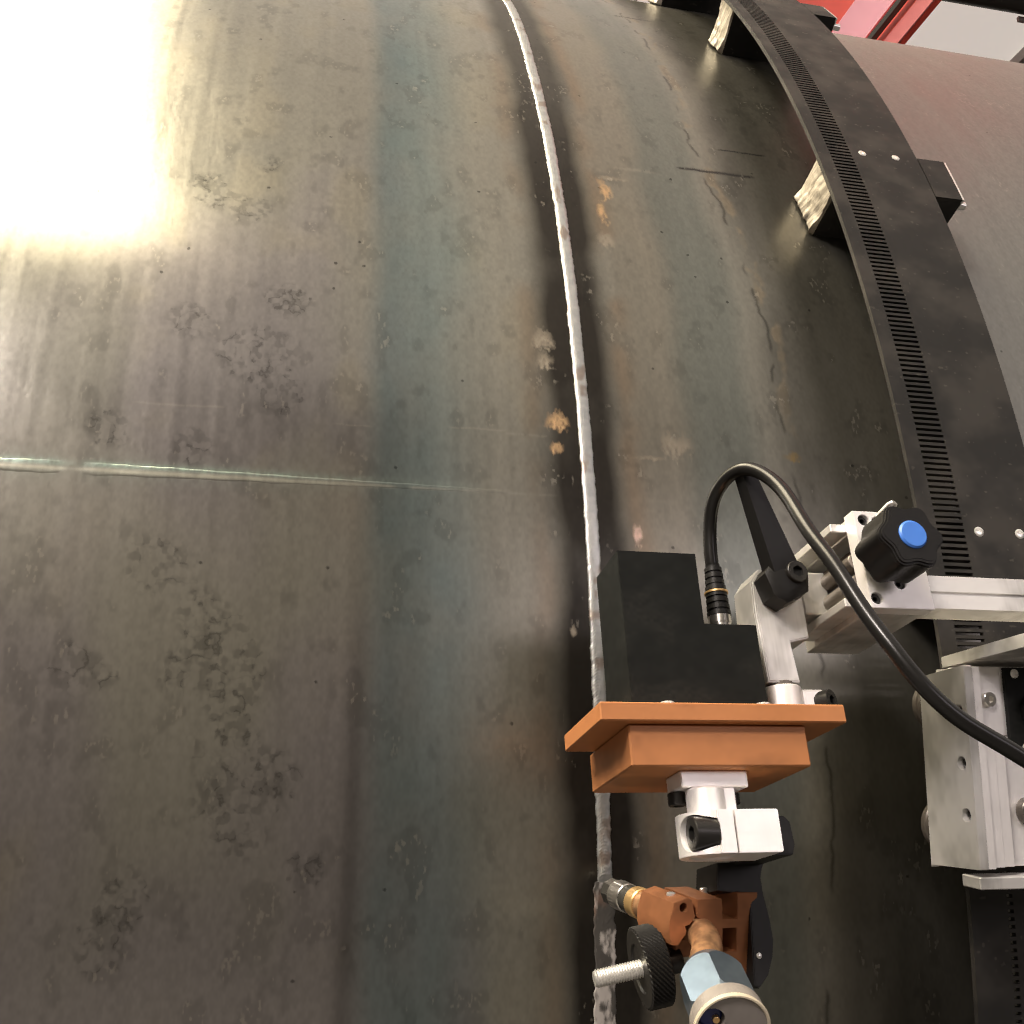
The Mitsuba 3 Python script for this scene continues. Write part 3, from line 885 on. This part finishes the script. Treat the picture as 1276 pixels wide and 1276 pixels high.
# adjusting knob: lobed grip
lob = []
for q in np.linspace(0, 2 * math.pi, 96, endpoint=False):
    r_ = 19.0 + 1.7 * math.cos(6 * q)
    lob.append((128 + r_ * math.cos(q), -187 + r_ * math.sin(q)))
grip = prism(lob, 158, 188, (0, 1, 2), 3.0)
add(ck + '__knob', join(grip, rod([128, -187, 150.2], [128, -187, 158.2], 11, 0.5)), HEAD, 'black_plastic', 35, 'black adjusting knob')
add(ck + '__knob__cap', lathe([128, -187, 187.5], [128, -187, 192], [(0, 8.6), (1.2, 8.6), (2.2, 7.6)], 40), HEAD, 'blue_plastic', 30, 'round blue cap')
add(ck + '__pointer', lathe([136, -158, 150.2], [141, -152, 162], [(0, 3.4), (10, 3.4), (13, 2.2)], 24), HEAD, 'chrome', 30)

ak = thing('support_arm', 'horizontal grooved silver bar from the cross slide to the right edge', 'bar')
sec = [(115, -210), (134, -210), (134, -200.9), (131.6, -200.4), (131.6, -199.2), (134, -198.7), (134, -188.3), (115, -188.3)]
add(ak, prism(sec, 158.4, 420, (2, 1, 0), 0.4), HEAD, 'smudged_aluminium', 20)

# ------------------------------------------------------------------ carriage
vk = thing('track_carriage', 'silver plate carriage on the black track at the right edge of the picture', 'carriage')
side = [(28.5, 68), (30, 69), (32.5, 117), (33, 118), (155, 118), (156, 117), (150.5, 70)]
hs = [circ2(128, 109.5, 3.6), circ2(95.5, 108, 4.2), circ2(64, 108.5, 4.2)]
add(vk + '__side_plate', prism(side, 201, 207, (1, 2, 0), 0.5, hs), CARR, 'smudged_aluminium', 25, 'grey side plate with three holes')
add(vk + '__front_bar', prism([(33, 80), (33, 117.4), (155, 117.4), (155, 80)], 207.2, 212.6, (1, 2, 0), 0.5, hs), CARR, 'brushed_aluminium', 25)
for hx, ht in ((128, 109.5), (95.5, 108), (64, 108.5)):
    add(num(vk + '__dark_hole_plug'), cap_screw([205.6, hx, ht], [-1, 0, 0], 3.4, 1.2, 0.5, 0.2), CARR, 'black_oxide', 25)  # dark plugs added so the holes look shaded inside
add(vk + '__front_rail', prism([(33.5, 82), (33.5, 114.5), (112, 114.5), (112, 82)], 212.8, 221, (1, 2, 0), 0.5), CARR, 'brushed_aluminium', 25)
add(vk + '__clamp_strip', box(221.4, 229, 33.5, 110, 82, 113.2, 0.5), CARR, 'brushed_aluminium', 25)
add(vk + '__face_plate', box(212.8, 340, 112.4, 156, 84, 107, 0.6), CARR, 'brushed_aluminium', 25)
add(vk + '__face_plate_001', box(229.4, 340, 33, 112, 84, 106.5, 0.6), CARR, 'brushed_aluminium', 25)
add(vk + '__panel', box(236, 340, 100, 155.5, 107.2, 110.4, 0.5), CARR, 'black_housing', 25, 'black front panel')
add(vk + '__knob', lathe([258, 128, 110.6], [258, 128, 130], [(0, 13), (8, 13), (9, 11.5), (14, 11), (15, 9.8)], 40), CARR, 'black_plastic', 30)
for bx, bt in ((243, 154.2), (247, 105.0)):
    add(num(vk + '__panel_screw'), countersunk([bx, bt if bt < 150 else 151.5, 110.5], [0, 0, 1], 3.0), CARR, 'zinc', 25)
add(vk + '__bolt', cap_screw([224, 135, 107.2], [0, 0, 1], 4.6, 3.4), CARR, 'chrome', 25)
add(vk + '__bolt_001', cap_screw([246, 66, 106.7], [0, 0, 1], 8.6, 6.5), CARR, 'rod_steel', 25)
add(vk + '__bottom_plate', box(201.2, 340, 21, 28.2, 99, 116.5, 0.6), CARR, 'smudged_aluminium', 25)
top = [(156.6, 76), (163.8, 75.5), (173, 158), (164.8, 158.6)]
add(vk + '__top_plate', prism(top, 215, 340, (1, 2, 0), 0.5), CARR, 'smudged_aluminium', 25)
for rt in (132, 53):
    add(num(vk + '__roller'), lathe([224, rt, 50.5], [224, rt, 65.5], [(0, 16.5), (1, 17.4), (5, 17.4), (6.2, 16.2), (7.4, 17.4), (13.5, 17.4), (14.5, 16.5)], 44), CARR, 'rod_steel', 30)
    add(num(vk + '__axle'), rod([224, rt, 65.5], [224, rt, 79.5], 5, 0.3), CARR, 'rod_steel', 30)

# ------------------------------------------------------------------ cable
cb = thing('control_cable', 'black control cable looping up from the motor housing and away to the right', 'cable')
path = [(46, -172, 96), (45.6, -164, 97), (46, -148, 100), (47, -131, 110), (51.5, -122.5, 124), (57, -122.5, 137), (65, -134, 150), (69, -158, 165), (70, -184, 178), (74, -209, 190),
        (79, -237, 200), (85, -261, 209), (95, -283, 214), (112, -301, 215), (128, -311, 215), (147, -323, 215), (175, -338, 213), (210, -352, 208), (255, -362, 200)]
add(cb + '__sheath', tube(spline(path, 260), 4.3, 20), HEAD, 'rubber', True)
ribs = [(0, 6.6)]
h = 0.3
for i in range(8):
    rr = 7.4 - 0.22 * i if i < 5 else 6.0 - 0.25 * (i - 5)
    ribs += [(h, rr), (h + 2.6, rr), (h + 3.0, rr - 1.1), (h + 3.9, rr - 1.1)]
    h += 4.2
ribs += [(h + 0.5, 4.6)]
add(cb + '__plug', lathe([46, -206, 96], [45.9, -170, 96.4], ribs, 36), HEAD, 'black_plastic', 25, 'ribbed black plug')
add(cb + '__plug__ring', lathe([46, -191, 96.1], [45.9, -170, 96.4], [(0, 6.9), (0.2, 7.5), (1.4, 7.5), (1.7, 6.9)], 36), HEAD, 'brass', 25)
